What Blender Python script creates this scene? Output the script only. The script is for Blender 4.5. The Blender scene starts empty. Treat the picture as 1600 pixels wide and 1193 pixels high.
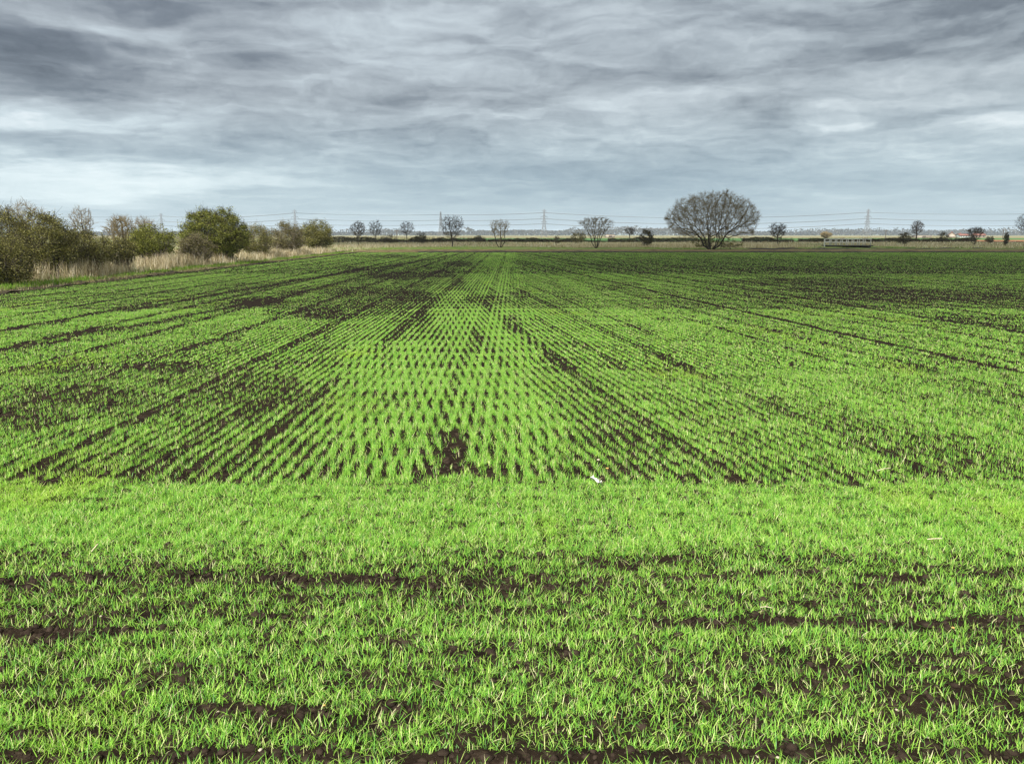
import bpy, math, random
import numpy as np
from mathutils import Vector

S = bpy.context.scene
COL = S.collection
R_ = math.radians
H = 2.2                      # eye height above the field
F = 1244.0                   # focal length in pixels of a 1600 px wide frame
PITCH = math.atan(230 / F)
CT, ST = math.cos(PITCH), math.sin(PITCH)
HV = 366.5                   # row of the horizon
FE = F / CT                  # pixels per unit slope at the horizon

# ------------------------------------------------------------------ camera
cam = bpy.data.cameras.new('camera'); camo = bpy.data.objects.new('camera', cam); COL.objects.link(camo)
cam.sensor_width = 36; cam.lens = F / 1600 * 36; cam.clip_start = 0.05; cam.clip_end = 20000
camo.location = (0, 0, H); camo.rotation_euler = (math.pi / 2 - PITCH, 0, 0)
S.camera = camo
S.view_settings.view_transform = 'Standard'; S.view_settings.look = 'None'
S.view_settings.gamma = 1; S.view_settings.exposure = 1.02
S.view_settings.use_curve_mapping = False
S.cycles.volume_step_rate = 1; S.cycles.volume_bounces = 0; S.cycles.max_bounces = 6
S.cycles.diffuse_bounces = 3; S.cycles.transmission_bounces = 3; S.cycles.transparent_max_bounces = 4
S.cycles.use_adaptive_sampling = True

def ray(u, v):
    a = (u - 800) / F; b = (596.5 - v) / F
    return a, CT + b * ST, -ST + b * CT
def ground(u, v, z=0.0):
    x, y, w = ray(u, v); t = (z - H) / w
    return x * t, y * t
def project(x, y, z=0.0):
    dz = z - H
    dep = y * CT - dz * ST; up = y * ST + dz * CT
    return 800 + F * x / dep, 596.5 - F * up / dep
def xat(u, y): return (u - 800) / FE * y
def zat(v, y): return H + (HV - v) / FE * y

# ------------------------------------------------------------------ world
SUN_EL, SUN_AZ = 42, 200      # azimuth clockwise from +Y (the way the camera looks)
W = bpy.data.worlds.new('World'); S.world = W; W.use_nodes = True
nt = W.node_tree; nt.nodes.clear()
class G:
    """small wrapper for writing node graphs"""
    def __init__(s, t): s.t = t
    def n(s, typ, **k):
        q = s.t.nodes.new(typ)
        for a, b in k.items(): setattr(q, a, b)
        return q
    def set(s, sock, v):
        if hasattr(v, 'is_output') or isinstance(v, bpy.types.NodeSocket): s.t.links.new(v, sock)
        else: sock.default_value = v
    def m(s, op, a, b=0.0, c=None, clamp=False):
        q = s.n('ShaderNodeMath', operation=op); q.use_clamp = clamp
        s.set(q.inputs[0], a); s.set(q.inputs[1], b)
        if c is not None: s.set(q.inputs[2], c)
        return q.outputs[0]
    def v(s, op, a, b=None):
        q = s.n('ShaderNodeVectorMath', operation=op); s.set(q.inputs[0], a)
        if b is not None:
            s.set(q.inputs[3 if op == 'SCALE' else 1], b)
        return q.outputs['Value'] if op in ('LENGTH', 'DOT_PRODUCT') else q.outputs[0]
    def noise(s, vec, scale, detail=4, rough=.55, dist=0.0, lac=2.0):
        q = s.n('ShaderNodeTexNoise'); s.set(q.inputs['Vector'], vec)
        q.inputs['Scale'].default_value = scale; q.inputs['Detail'].default_value = detail
        q.inputs['Roughness'].default_value = rough; q.inputs['Distortion'].default_value = dist
        q.inputs['Lacunarity'].default_value = lac
        return q.outputs['Fac']
    def rng(s, x, a, b, c=0.0, d=1.0, smooth=False):
        q = s.n('ShaderNodeMapRange'); q.interpolation_type = 'SMOOTHSTEP' if smooth else 'LINEAR'
        s.set(q.inputs['Value'], x)
        for i, val in zip(('From Min', 'From Max', 'To Min', 'To Max'), (a, b, c, d)): s.set(q.inputs[i], val)
        return q.outputs['Result']
    def mix(s, f, a, b, typ='MIX'):
        q = s.n('ShaderNodeMix', data_type='RGBA', blend_type=typ); s.set(q.inputs[0], f)
        for i, val in ((6, a), (7, b)):
            s.set(q.inputs[i], val if not isinstance(val, tuple) else (*val[:3], 1))
        return q.outputs[2]
    def ramp(s, x, stops):
        q = s.n('ShaderNodeValToRGB'); s.set(q.inputs[0], x)
        e = q.color_ramp.elements
        while len(e) < len(stops): e.new(0.5)
        for el, (p, c) in zip(e, stops): el.position = p; el.color = (*c, 1)
        return q.outputs[0]

def lin(*c): return tuple(((x / 255 + .055) / 1.055) ** 2.4 if x > 10 else x / 255 / 12.92 for x in c)

g = G(nt)
tc = g.n('ShaderNodeTexCoord'); D = tc.outputs['Generated']
sp = g.n('ShaderNodeSeparateXYZ'); g.set(sp.inputs[0], D); dx, dy, dz = sp.outputs
zc = g.m('MAXIMUM', dz, 0.0)
el = g.m('ARCSINE', dz); az = g.m('ARCTAN2', dx, dy)
den = g.m('ADD', zc, 0.10)
cb = g.n('ShaderNodeCombineXYZ'); g.set(cb.inputs[0], g.m('DIVIDE', dx, den)); g.set(cb.inputs[1], g.m('DIVIDE', dy, den)); P = cb.outputs[0]
warp = g.noise(P, 1.3, 5, .55)
n1 = g.noise(P, 0.62, 7, .56, .35)
n2 = g.noise(g.v('ADD', P, (7.3, 2.1, 0)), 1.9, 6, .58, .5)
# the cloud features of this sky, as soft ellipses in azimuth and elevation with ragged edges
cb2 = g.n('ShaderNodeCombineXYZ')
wz = g.m('SUBTRACT', warp, .5)
cz = g.noise(D, 9, 4, .6)
wz2 = g.m('SUBTRACT', cz, .5)
g.set(cb2.inputs[0], g.m('ADD', az, g.m('MULTIPLY', wz2, .16)))
g.set(cb2.inputs[1], g.m('ADD', el, g.m('MULTIPLY', wz, .07)))
AE = cb2.outputs[0]
def aeof(u, v):
    x, y, z = ray(u, v); return math.atan2(x, y), math.atan2(z, math.hypot(x, y))
feats = [  # u, v, half width, half height, strength
    (10, 40, 110, 80, -.17), (250, 0, 120, 22, -.17), (70, 105, 220, 40, -.13), (330, 75, 230, 26, -.05),
    (130, 16, 80, 24, .16), (230, 55, 120, 16, .07), (90, 188, 170, 13, .17), (30, 178, 60, 16, .1),
    (230, 232, 430, 24, -.07), (620, 215, 220, 24, -.05), (740, 290, 330, 26, -.10), (1130, 275, 330, 30, -.07),
    (60, 284, 200, 24, .24), (300, 262, 260, 22, .13), (100, 325, 560, 34, .09), (420, 290, 180, 18, .05),
    (1000, 153, 60, 15, .15), (880, 182, 150, 12, .07), (1305, 182, 40, 18, .30), (1270, 196, 60, 8, .12),
    (1410, 190, 95, 16, -.10), (1590, 188, 60, 14, .24), (1570, 225, 190, 14, .12), (1500, 300, 200, 24, .06),
    (1180, 78, 110, 14, .08), (1120, 108, 130, 14, -.09), (1560, 22, 190, 42, -.13), (1280, 22, 160, 22, -.03),
    (560, 60, 160, 22, .04), (740, 110, 140, 18, .05), (700, 135, 150, 12, -.05), (980, 60, 160, 14, .04),
    (500, 130, 90, 14, .07), (420, 108, 90, 14, -.05), (640, 15, 160, 20, .06), (1450, 90, 160, 18, -.03)]
acc = None
for (u, v, ru, rv, s) in feats:
    a0, e0 = aeof(u, v)
    d = g.v('MULTIPLY', g.v('SUBTRACT', AE, (a0, e0, 0)), (FE / ru, FE / rv, 0))
    w = g.rng(g.v('LENGTH', d), 0.15, 1.9, s, 0.0, smooth=True)
    acc = w if acc is None else g.m('ADD', acc, w)
lum = g.m('ADD', g.m('MULTIPLY', g.m('SUBTRACT', n1, .5), .50), g.m('MULTIPLY', g.m('SUBTRACT', n2, .5), .44))
fine = g.noise(P, 4.2, 7, .62, .9)
lum = g.m('ADD', lum, g.m('MULTIPLY', g.m('SUBTRACT', fine, .5), .16))
sc_ = g.v('MULTIPLY', AE, (4.5, 17, 0))
bil = g.noise(sc_, 1.7, 9, .56, .12)
bil2 = g.noise(g.v('ADD', sc_, (0, .16, 0)), 1.7, 9, .56, .12)
rip = g.v('MULTIPLY', AE, (9, 46, 0))
rp1 = g.noise(rip, 1.5, 6, .58, .15); rp2 = g.noise(g.v('ADD', rip, (.05, .20, 0)), 1.5, 6, .58, .15)
lum = g.m('ADD', lum, g.m('MULTIPLY', g.m('SUBTRACT', bil, .5), .34))
lum = g.m('ADD', lum, g.m('MULTIPLY', g.m('SUBTRACT', bil, bil2), .44))
lum = g.m('ADD', lum, g.m('MULTIPLY', g.m('SUBTRACT', rp1, rp2), .18))
lum = g.m('MULTIPLY', lum, g.rng(el, 0.015, .10, .22, 1.0))
lum = g.m('ADD', g.m('ADD', lum, acc), .45)
cold = g.ramp(lum, [(0, lin(80, 86, 94)), (.22, lin(113, 120, 128)), (.45, lin(156, 164, 170)), (.68, lin(190, 201, 207)), (1, lin(236, 241, 243))])
warm = g.ramp(lum, [(0, lin(84, 89, 96)), (.22, lin(114, 121, 127)), (.45, lin(158, 167, 172)), (.68, lin(192, 200, 204)), (1, lin(238, 240, 241))])
low = g.ramp(lum, [(0, lin(105, 130, 150)), (.3, lin(143, 164, 178)), (.5, lin(168, 187, 197)), (.75, lin(206, 221, 226)), (1, lin(236, 244, 246))])
hgt = g.rng(el, .02, .17, 0, 1, smooth=True)
clouds = g.mix(hgt, low, g.mix(g.rng(az, -.4, .5, 0, 1), cold, warm))
clouds = g.mix(g.rng(el, .30, .8, 0, .85, smooth=True), clouds, lin(178, 172, 160))
# an overcast sky is brightest overhead and round the veiled sun
sv = Vector((math.sin(R_(SUN_AZ)) * math.cos(R_(SUN_EL)), math.cos(R_(SUN_AZ)) * math.cos(R_(SUN_EL)), math.sin(R_(SUN_EL))))
up = g.rng(el, .28, 1.2, 1.0, 1.7, smooth=True)
glow = g.rng(g.v('DOT_PRODUCT', D, tuple(sv)), .35, 1.0, 0.0, 1.4, smooth=True)
bgc = g.n('ShaderNodeBackground'); g.set(bgc.inputs[0], clouds); g.set(bgc.inputs[1], g.m('MULTIPLY', g.m('ADD', up, glow), .615))
sky = g.n('ShaderNodeTexSky', sky_type='NISHITA', sun_disc=False)
sky.sun_elevation = R_(SUN_EL); sky.sun_rotation = R_(SUN_AZ)
bgs = g.n('ShaderNodeBackground'); g.set(bgs.inputs[0], sky.outputs[0]); bgs.inputs[1].default_value = .08
mx = g.n('ShaderNodeMixShader'); mx.inputs[0].default_value = .93
nt.links.new(bgs.outputs[0], mx.inputs[1]); nt.links.new(bgc.outputs[0], mx.inputs[2])
out = g.n('ShaderNodeOutputWorld'); nt.links.new(mx.outputs[0], out.inputs[0])
W.cycles.sampling_method = 'MANUAL'; W.cycles.sample_map_resolution = 512

sl = bpy.data.lights.new('sun', 'SUN'); sl.energy = 4.8; sl.angle = R_(6.5); sl.color = (1, .95, .86)
slo = bpy.data.objects.new('sun', sl); COL.objects.link(slo)
slo.rotation_euler = Vector((-sv.x, -sv.y, -sv.z)).to_track_quat('-Z', 'Y').to_euler()

# ------------------------------------------------------------------ helpers
def tag(o, label=None, cat=None, group=None, kind=None):
    if label: o['label'] = label
    if cat: o['category'] = cat
    if group: o['group'] = group
    if kind: o['kind'] = kind
    return o
def empty(name, loc, rz=0.0):
    o = bpy.data.objects.new(name, None); COL.objects.link(o); o.location = loc; o.rotation_euler = (0, 0, rz)
    o.empty_display_size = .2
    return o
class MB:
    """collects numpy vertex and face blocks and links them as one mesh object"""
    def __init__(s): s.V = []; s.Q = []; s.T = []; s.k = 0
    def add(s, V, Q=None, T=None):
        V = np.asarray(V, dtype=np.float64).reshape(-1, 3)
        if Q is not None and len(Q): s.Q.append(np.asarray(Q, dtype=np.int64).reshape(-1, 4) + s.k)
        if T is not None and len(T): s.T.append(np.asarray(T, dtype=np.int64).reshape(-1, 3) + s.k)
        s.V.append(V); s.k += len(V)
    def box(s, a, b, shear=None):
        (x0, y0, z0), (x1, y1, z1) = a, b
        V = [(x0, y0, z0), (x1, y0, z0), (x1, y1, z0), (x0, y1, z0), (x0, y0, z1), (x1, y0, z1), (x1, y1, z1), (x0, y1, z1)]
        s.add(V, [(0, 3, 2, 1), (4, 5, 6, 7), (0, 1, 5, 4), (1, 2, 6, 5), (2, 3, 7, 6), (3, 0, 4, 7)])
    def tubes(s, A, B, ra, rb, n=4):
        A = np.asarray(A, float).reshape(-1, 3); B = np.asarray(B, float).reshape(-1, 3)
        N = len(A)
        if N == 0: return
        ra = np.broadcast_to(ra, (N,)); rb = np.broadcast_to(rb, (N,))
        d = B - A; L = np.linalg.norm(d, axis=1, keepdims=True); d = d / np.maximum(L, 1e-9)
        ref = np.where(np.abs(d[:, 2:3]) > .9, np.array([[1., 0, 0]]), np.array([[0., 0, 1]]))
        u = np.cross(d, ref); u /= np.linalg.norm(u, axis=1, keepdims=True); w = np.cross(d, u)
        an = np.arange(n) * 2 * math.pi / n
        c, si = np.cos(an)[None, :, None], np.sin(an)[None, :, None]
        ring = u[:, None, :] * c + w[:, None, :] * si
        VA = A[:, None, :] + ring * ra[:, None, None]; VB = B[:, None, :] + ring * rb[:, None, None]
        V = np.concatenate([VA, VB], axis=1).reshape(-1, 3)
        i = np.arange(n); j = (i + 1) % n
        q = np.stack([i, j, j + n, i + n], 1)[None] + (np.arange(N) * 2 * n)[:, None, None]
        s.add(V, q.reshape(-1, 4))
    def build(s, name, mat, parent=None, smooth=False):
        V = np.concatenate(s.V) if s.V else np.zeros((0, 3))
        Q = np.concatenate(s.Q) if s.Q else np.zeros((0, 4), np.int64)
        T = np.concatenate(s.T) if s.T else np.zeros((0, 3), np.int64)
        me = bpy.data.meshes.new(name)
        me.vertices.add(len(V)); me.vertices.foreach_set('co', V.astype(np.float32).ravel())
        loops = np.concatenate([Q.ravel(), T.ravel()]).astype(np.int32)
        me.loops.add(len(loops)); me.loops.foreach_set('vertex_index', loops)
        st = np.concatenate([np.arange(len(Q)) * 4, len(Q) * 4 + np.arange(len(T)) * 3]).astype(np.int32)
        me.polygons.add(len(st)); me.polygons.foreach_set('loop_start', st)
        me.update(calc_edges=True)
        if smooth: me.polygons.foreach_set('use_smooth', np.ones(len(st), bool))
        me.materials.append(mat)
        o = bpy.data.objects.new(name, me); COL.objects.link(o)
        if parent is not None: o.parent = parent
        return o

def hsh(a, b, s):
    q = np.sin(a * 127.1 + b * 311.7 + s * 74.7) * 43758.5453
    return q - np.floor(q)
def vn(x, y, s=0):
    xi, yi = np.floor(x), np.floor(y); fx, fy = x - xi, y - yi
    fx = fx * fx * (3 - 2 * fx); fy = fy * fy * (3 - 2 * fy)
    a = hsh(xi, yi, s); b = hsh(xi + 1, yi, s); c = hsh(xi, yi + 1, s); d = hsh(xi + 1, yi + 1, s)
    return (a * (1 - fx) + b * fx) * (1 - fy) + (c * (1 - fx) + d * fx) * fy
def fbm(x, y, s=0, o=4, r=.5):
    t = 0; a = 1; n = 0
    for k in range(o):
        t = t + a * vn(x * 2 ** k + k * 3.7, y * 2 ** k - k * 5.1, s + k); n += a; a *= r
    return t / n
def sstep(a, b, x):
    t = np.clip((x - a) / (b - a), 0, 1); return t * t * (3 - 2 * t)

# ------------------------------------------------------------------ materials
def mat(name, build):
    m = bpy.data.materials.new(name); m.use_nodes = True; t = m.node_tree; t.nodes.clear()
    q = G(t); build(q); return m
def finish(q, sh):
    o = q.n('ShaderNodeOutputMaterial'); q.t.links.new(sh, o.inputs[0])
def pbsdf(q, col, rough=.8, spec=.3, normal=None, ss=1.0):
    b = q.n('ShaderNodeBsdfPrincipled'); q.set(b.inputs['Base Color'], col if not isinstance(col, tuple) else (*col, 1))
    q.set(b.inputs['Roughness'], rough); b.inputs['Specular IOR Level'].default_value = spec * ss
    if normal is not None: q.set(b.inputs['Normal'], normal)
    return b.outputs[0]
def objpos(q): return q.n('ShaderNodeNewGeometry').outputs['Position']
def island(q): return q.n('ShaderNodeNewGeometry').outputs['Random Per Island']
def leafy(name, stops, trans=.35, rough=.45, spec=.35, patch=None, boost=1.25):
    def b(q):
        r = island(q); c = q.ramp(r, stops)
        if patch:
            col2, sc, lo, hi = patch
            pn = q.noise(q.v('MULTIPLY', objpos(q), (1, .45, 1)), sc, 3, .6)
            c = q.mix(q.rng(pn, lo, hi, 0, .45), c, col2, 'MIX')
        s1 = pbsdf(q, c, rough, spec)
        tr = q.n('ShaderNodeBsdfTranslucent')
        q.set(tr.inputs[0], q.mix(1.0, c, (boost, boost, boost * .7), 'MULTIPLY'))
        m = q.n('ShaderNodeMixShader'); m.inputs[0].default_value = trans
        q.t.links.new(s1, m.inputs[1]); q.t.links.new(tr.outputs[0], m.inputs[2])
        finish(q, m.outputs[0])
    return mat(name, b)
def twiggy(name, a, b2, rough=.85):
    def b(q):
        n = q.noise(objpos(q), 1.2, 4, .6)
        c = q.mix(n, a, b2)
        c = q.mix(q.rng(island(q), 0, 1, 0, .45), c, tuple(x * 1.5 for x in b2))
        finish(q, pbsdf(q, c, rough, .2))
    return mat(name, b)
def earthy(name, c1, c2, c3=None, scale=1.0, bump=.02, rough=.95, bscale=6, spec=.2):
    def b(q):
        p = objpos(q)
        n = q.noise(p, scale, 6, .62); n2 = q.noise(p, scale * 7, 5, .6)
        c = q.mix(q.rng(n, .35, .65), c1, c2)
        if c3: c = q.mix(q.rng(n2, .52, .70), c, c3)
        bp = q.n('ShaderNodeBump'); bp.inputs['Strength'].default_value = 1.0; bp.inputs['Distance'].default_value = bump
        q.set(bp.inputs['Height'], q.noise(p, bscale, 8, .65))
        finish(q, pbsdf(q, c, rough, spec, bp.outputs[0]))
    return mat(name, b)

M_wheat = leafy('wheat_leaf', [(0, (.09, .28, .06)), (.22, (.19, .46, .06)), (.58, (.32, .62, .08)), (.80, (.44, .70, .12)), (.89, (.60, .70, .24)), (1, (.82, .78, .50))],
                .40, patch=((.46, .60, .05), .55, .58, .74))
M_soil = earthy('dark_soil', (.011, .008, .006), (.024, .017, .012), (.060, .045, .032), 2.2, .02, bscale=26, spec=.04)
M_clod = earthy('clod_soil', (.020, .014, .011), (.050, .037, .028), None, 9, .008, bscale=60, spec=.04)
M_meadow = earthy('meadow_ground', (.11, .15, .04), (.24, .21, .11), (.09, .13, .035), .09, .05, bscale=2)
M_verge = earthy('verge_ground', (.10, .19, .03), (.22, .24, .08), (.11, .09, .04), .5, .05, bscale=3)
M_bank = earthy('bank_earth', (.09, .065, .035), (.24, .18, .09), (.06, .10, .02), .7, .12, bscale=2.5)
M_edge = earthy('edge_soil', (.03, .022, .016), (.075, .055, .035), (.05, .085, .02), .9, .1, bscale=4)
M_mud_and_shade = earthy('ditch_mud_and_shade', (.022, .018, .017), (.05, .042, .036), (.09, .075, .055), .8, .1, bscale=3)  # wet ditch earth, also the painted shade under the bridge deck
M_green = earthy('far_crop', (.045, .105, .03), (.06, .13, .035), None, .03, .05)
M_tan = earthy('far_reed', (.15, .14, .07), (.19, .17, .09), None, .02, .05)
M_plough = earthy('red_plough', (.30, .13, .07), (.36, .17, .09), None, .05, .05)
M_pale = earthy('pale_track', (.3, .28, .24), (.24, .22, .19), None, .1, .02)
M_reed = leafy('dead_reed', [(0, (.12, .09, .05)), (.3, (.38, .30, .18)), (.6, (.62, .52, .35)), (.85, (.76, .68, .52)), (1, (.86, .82, .70))], .25, .7, .15)
M_vgrass = leafy('verge_leaf', [(0, (.06, .13, .012)), (.4, (.13, .29, .02)), (.75, (.24, .40, .04)), (1, (.45, .40, .20))], .3, .6, .2)
M_dry = leafy('dry_grass', [(0, (.16, .13, .07)), (.5, (.38, .31, .18)), (.8, (.18, .25, .06)), (1, (.60, .52, .36))], .25, .7, .15)
M_bark = twiggy('bark', (.024, .020, .016), (.055, .046, .036))
M_twig = twiggy('twig', (.034, .028, .021), (.07, .057, .04))
M_twigg = twiggy('willow_twig', (.12, .094, .048), (.215, .17, .09))
M_twigpale = twiggy('pale_twig', (.15, .125, .09), (.24, .205, .15))
M_leafg = leafy('young_leaf', [(0, (.035, .045, .008)), (.35, (.13, .155, .022)), (.75, (.28, .30, .05)), (1, (.50, .50, .14))], .3, .5, .3)
M_leafo = leafy('olive_leaf', [(0, (.030, .032, .010)), (.35, (.12, .12, .03)), (.75, (.25, .24, .06)), (1, (.50, .46, .20))], .28, .55, .25)
M_leafb = leafy('bud_leaf', [(0, (.04, .034, .018)), (.5, (.14, .12, .05)), (.85, (.21, .20, .07)), (1, (.36, .32, .18))], .2, .7, .2)
M_leafd = leafy('dark_leaf', [(0, (.022, .020, .013)), (.5, (.06, .052, .03)), (1, (.17, .15, .07))], .15, .7, .2)
M_far = leafy('far_wood', [(0, (.025, .024, .018)), (.6, (.045, .042, .028)), (1, (.08, .07, .04))], .1, .9, .1)
M_steel = mat('galvanised_steel', lambda q: finish(q, pbsdf(q, q.mix(q.noise(objpos(q), .7, 3), (.13, .14, .15), (.20, .21, .22)), .6, .4)))
M_wire = mat('cable_metal', lambda q: finish(q, pbsdf(q, q.mix(q.noise(objpos(q), .05, 2), (.10, .105, .11), (.16, .165, .17)), .6, .4)))
M_paint = mat('white_paint', lambda q: finish(q, pbsdf(q, q.mix(q.rng(q.noise(objpos(q), 5, 5, .7), .45, .7), (.66, .65, .60), (.42, .41, .36)), .55, .4)))
M_conc = earthy('old_concrete', (.06, .055, .045), (.10, .09, .075), (.035, .03, .028), 2, .02)
M_wood = earthy('pole_wood', (.07, .055, .045), (.12, .10, .08), None, 3, .01)
M_wall = earthy('pale_render', (.26, .23, .19), (.30, .27, .22), None, .5, .01)
M_wallc = earthy('white_render', (.32, .38, .36), (.36, .42, .40), None, .5, .01)
M_roof = earthy('red_tile', (.15, .07, .055), (.20, .10, .08), None, 1.5, .03)
M_glass = mat('window_glass', lambda q: finish(q, pbsdf(q, q.mix(q.noise(objpos(q), 2), (.03, .04, .05), (.06, .07, .08)), .1, .5)))
M_stone = mat('flint', lambda q: finish(q, pbsdf(q, q.mix(q.noise(q.n('ShaderNodeTexCoord').outputs['Object'], 60, 4), (.36, .30, .22), (.55, .49, .40)), .75, .3)))
M_ystone = mat('ochre_flint', lambda q: finish(q, pbsdf(q, q.mix(q.noise(q.n('ShaderNodeTexCoord').outputs['Object'], 60, 4), (.50, .28, .07), (.55, .38, .14)), .75, .3)))
M_scrap = mat('white_plastic', lambda q: finish(q, pbsdf(q, q.mix(q.noise(objpos(q), 30), (.58, .57, .56), (.66, .66, .65)), .4, .4)))
M_straw = mat('straw', lambda q: finish(q, pbsdf(q, q.mix(q.noise(objpos(q), 40), (.55, .45, .30), (.68, .60, .46)), .7, .3)))

# ------------------------------------------------------------------ ground
rng = np.random.default_rng(11)
def sheet(name, x0, x1, y0, y1, z, m, kind='structure', nx=2, ny=2, skew=0.0, bumpa=0.0, bs=.3, seed=0, prof=None, notch=None):
    xs = np.linspace(x0, x1, nx); ys = np.linspace(0, 1, ny)
    X, T = np.meshgrid(xs, ys)
    Y = y0 + (y1 - y0) * T + skew * X
    Z = np.full_like(X, z) + (fbm(X * bs, Y * bs, seed) - .5) * bumpa
    if prof is not None: Z = Z + np.interp(T, *prof)
    if notch: Z = Z - notch[4] * sstep(notch[0], notch[0] + 1.5, X) * sstep(notch[1], notch[1] - 1.5, X) * sstep(notch[2], notch[2] + 3, Y) * sstep(notch[3] + .1, notch[3], Y)
    V = np.stack([X, Y, Z], -1).reshape(-1, 3)
    i = np.arange(nx * ny).reshape(ny, nx)
    q = np.stack([i[:-1, :-1], i[:-1, 1:], i[1:, 1:], i[1:, :-1]], -1).reshape(-1, 4)
    b = MB(); b.add(V, q); o = b.build(name, m, smooth=True); o['kind'] = kind
    return o
sheet('ground', -6000, 6000, -300, 9000, -.60, M_meadow, nx=3, ny=3)
def soilz(x, y):
    cell = np.abs(y) * .0075 + .012; z = np.zeros_like(x)
    for k, (wl, am) in enumerate([(.55, .034), (.20, .030), (.09, .026), (.045, .016)]):
        n = vn(x / wl + 31 * k, y / wl - 17 * k, k + 3)
        n = 1 - np.abs(2 * n - 1) if k in (1, 2) else n
        z = z + (n - .5) * am * sstep(1.0, .35, cell / wl)
    return z - .02
# the field: a sheet whose grid is fine near the eye
FY0, FY1, FX = 1.2, 103.0, -19.6
ny, nx = 620, 520
ys = FY0 * (FY1 / FY0) ** np.linspace(0, 1, ny); ys[0] = -6
s_ = np.linspace(-1, 1, nx)
Y, SX = np.meshgrid(ys, s_, indexing='ij')
wd = 1.0 * np.abs(Y) + 3.5
X = np.maximum(SX * wd, FX)
Z = soilz(X, Y)
V = np.stack([X, Y, Z], -1).reshape(-1, 3)
i = np.arange(nx * ny).reshape(ny, nx)
q = np.stack([i[:-1, :-1], i[:-1, 1:], i[1:, 1:], i[1:, :-1]], -1).reshape(-1, 4)
q = q[(V[q][:, :, 0] > FX + 1e-6).any(axis=1)]
b = MB(); b.add(V, q); fo = b.build('field_soil', M_soil, smooth=True); fo['kind'] = 'structure'

# left headland bank: bare edge, then grass verge
sheet('earth_edge', -21.0, FX + .02, 5, 108, -.02, M_edge, nx=14, ny=260, bumpa=.25, bs=1.6, seed=5)
sheet('verge_left', -32, -20.9, 5, 130, .02, M_verge, nx=20, ny=120, bumpa=.25, bs=.8, seed=6)
# the far side of the field
sheet('bank_far', -23, 130, FY1 - .3, 113, -.05, M_bank, nx=420, ny=16, bumpa=.28, bs=.8, seed=7, prof=([0, .1, .5, 1], [-.12, .05, .22, .18]))
sheet('field_furrow', -12, 130, FY1 - .55, FY1 + .9, .02, M_mud_and_shade, nx=500, ny=5, bumpa=.16, bs=.7, seed=15, prof=([0, .4, 1], [-.02, .02, .09]))
sheet('verge_far', -60, 150, 112.8, 150, .05, M_verge, nx=420, ny=80, bumpa=.5, bs=.12, seed=8, notch=(xat(1320, 140) - 1, xat(1361, 140) + .5, 124, 149, .62))
sheet('ditch_bank', 35, 150, 116, 121, .0, M_mud_and_shade, nx=260, ny=10, bumpa=.35, bs=.5, seed=9, prof=([0, .3, 1], [.02, .10, .22]))
sheet('meadow', -160, 260, 149.8, 236, .02, M_meadow, nx=80, ny=30, bumpa=.4, bs=.08, seed=10)
sheet('far_field_green', 30, 360, 236, 520, -.02, M_green)
sheet('far_field_green', -35, 29, 300, 520, -.02, M_green)
sheet('far_field_brown', -300, -36, 240, 520, -.02, M_meadow)
sheet('far_marsh', -900, 1500, 521, 1500, -.02, M_tan)
sheet('ploughed_strip', 148, 300, 248, 330, .04, M_plough)
sheet('pale_track', 128, 150, 236.5, 241, .06, M_pale)

# ------------------------------------------------------------------ the wheat
PT = .142
def Sx(y): return .13 * y - .54 * np.exp(-(y - 7) / 6)
# left edge of the right-hand drilling: it runs with its own rows and steps back a bout each time
_by = np.linspace(5, 110, 2200); _bx = np.zeros_like(_by); _r = -1.25
for k, yy in enumerate(_by):
    xx = _r - Sx(yy)
    if xx < -3.3: _r += 2.1; xx = _r - Sx(yy)
    _bx[k] = xx
def Bx(y): return np.interp(y, _by, _bx)
HY = 6.92
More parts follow.
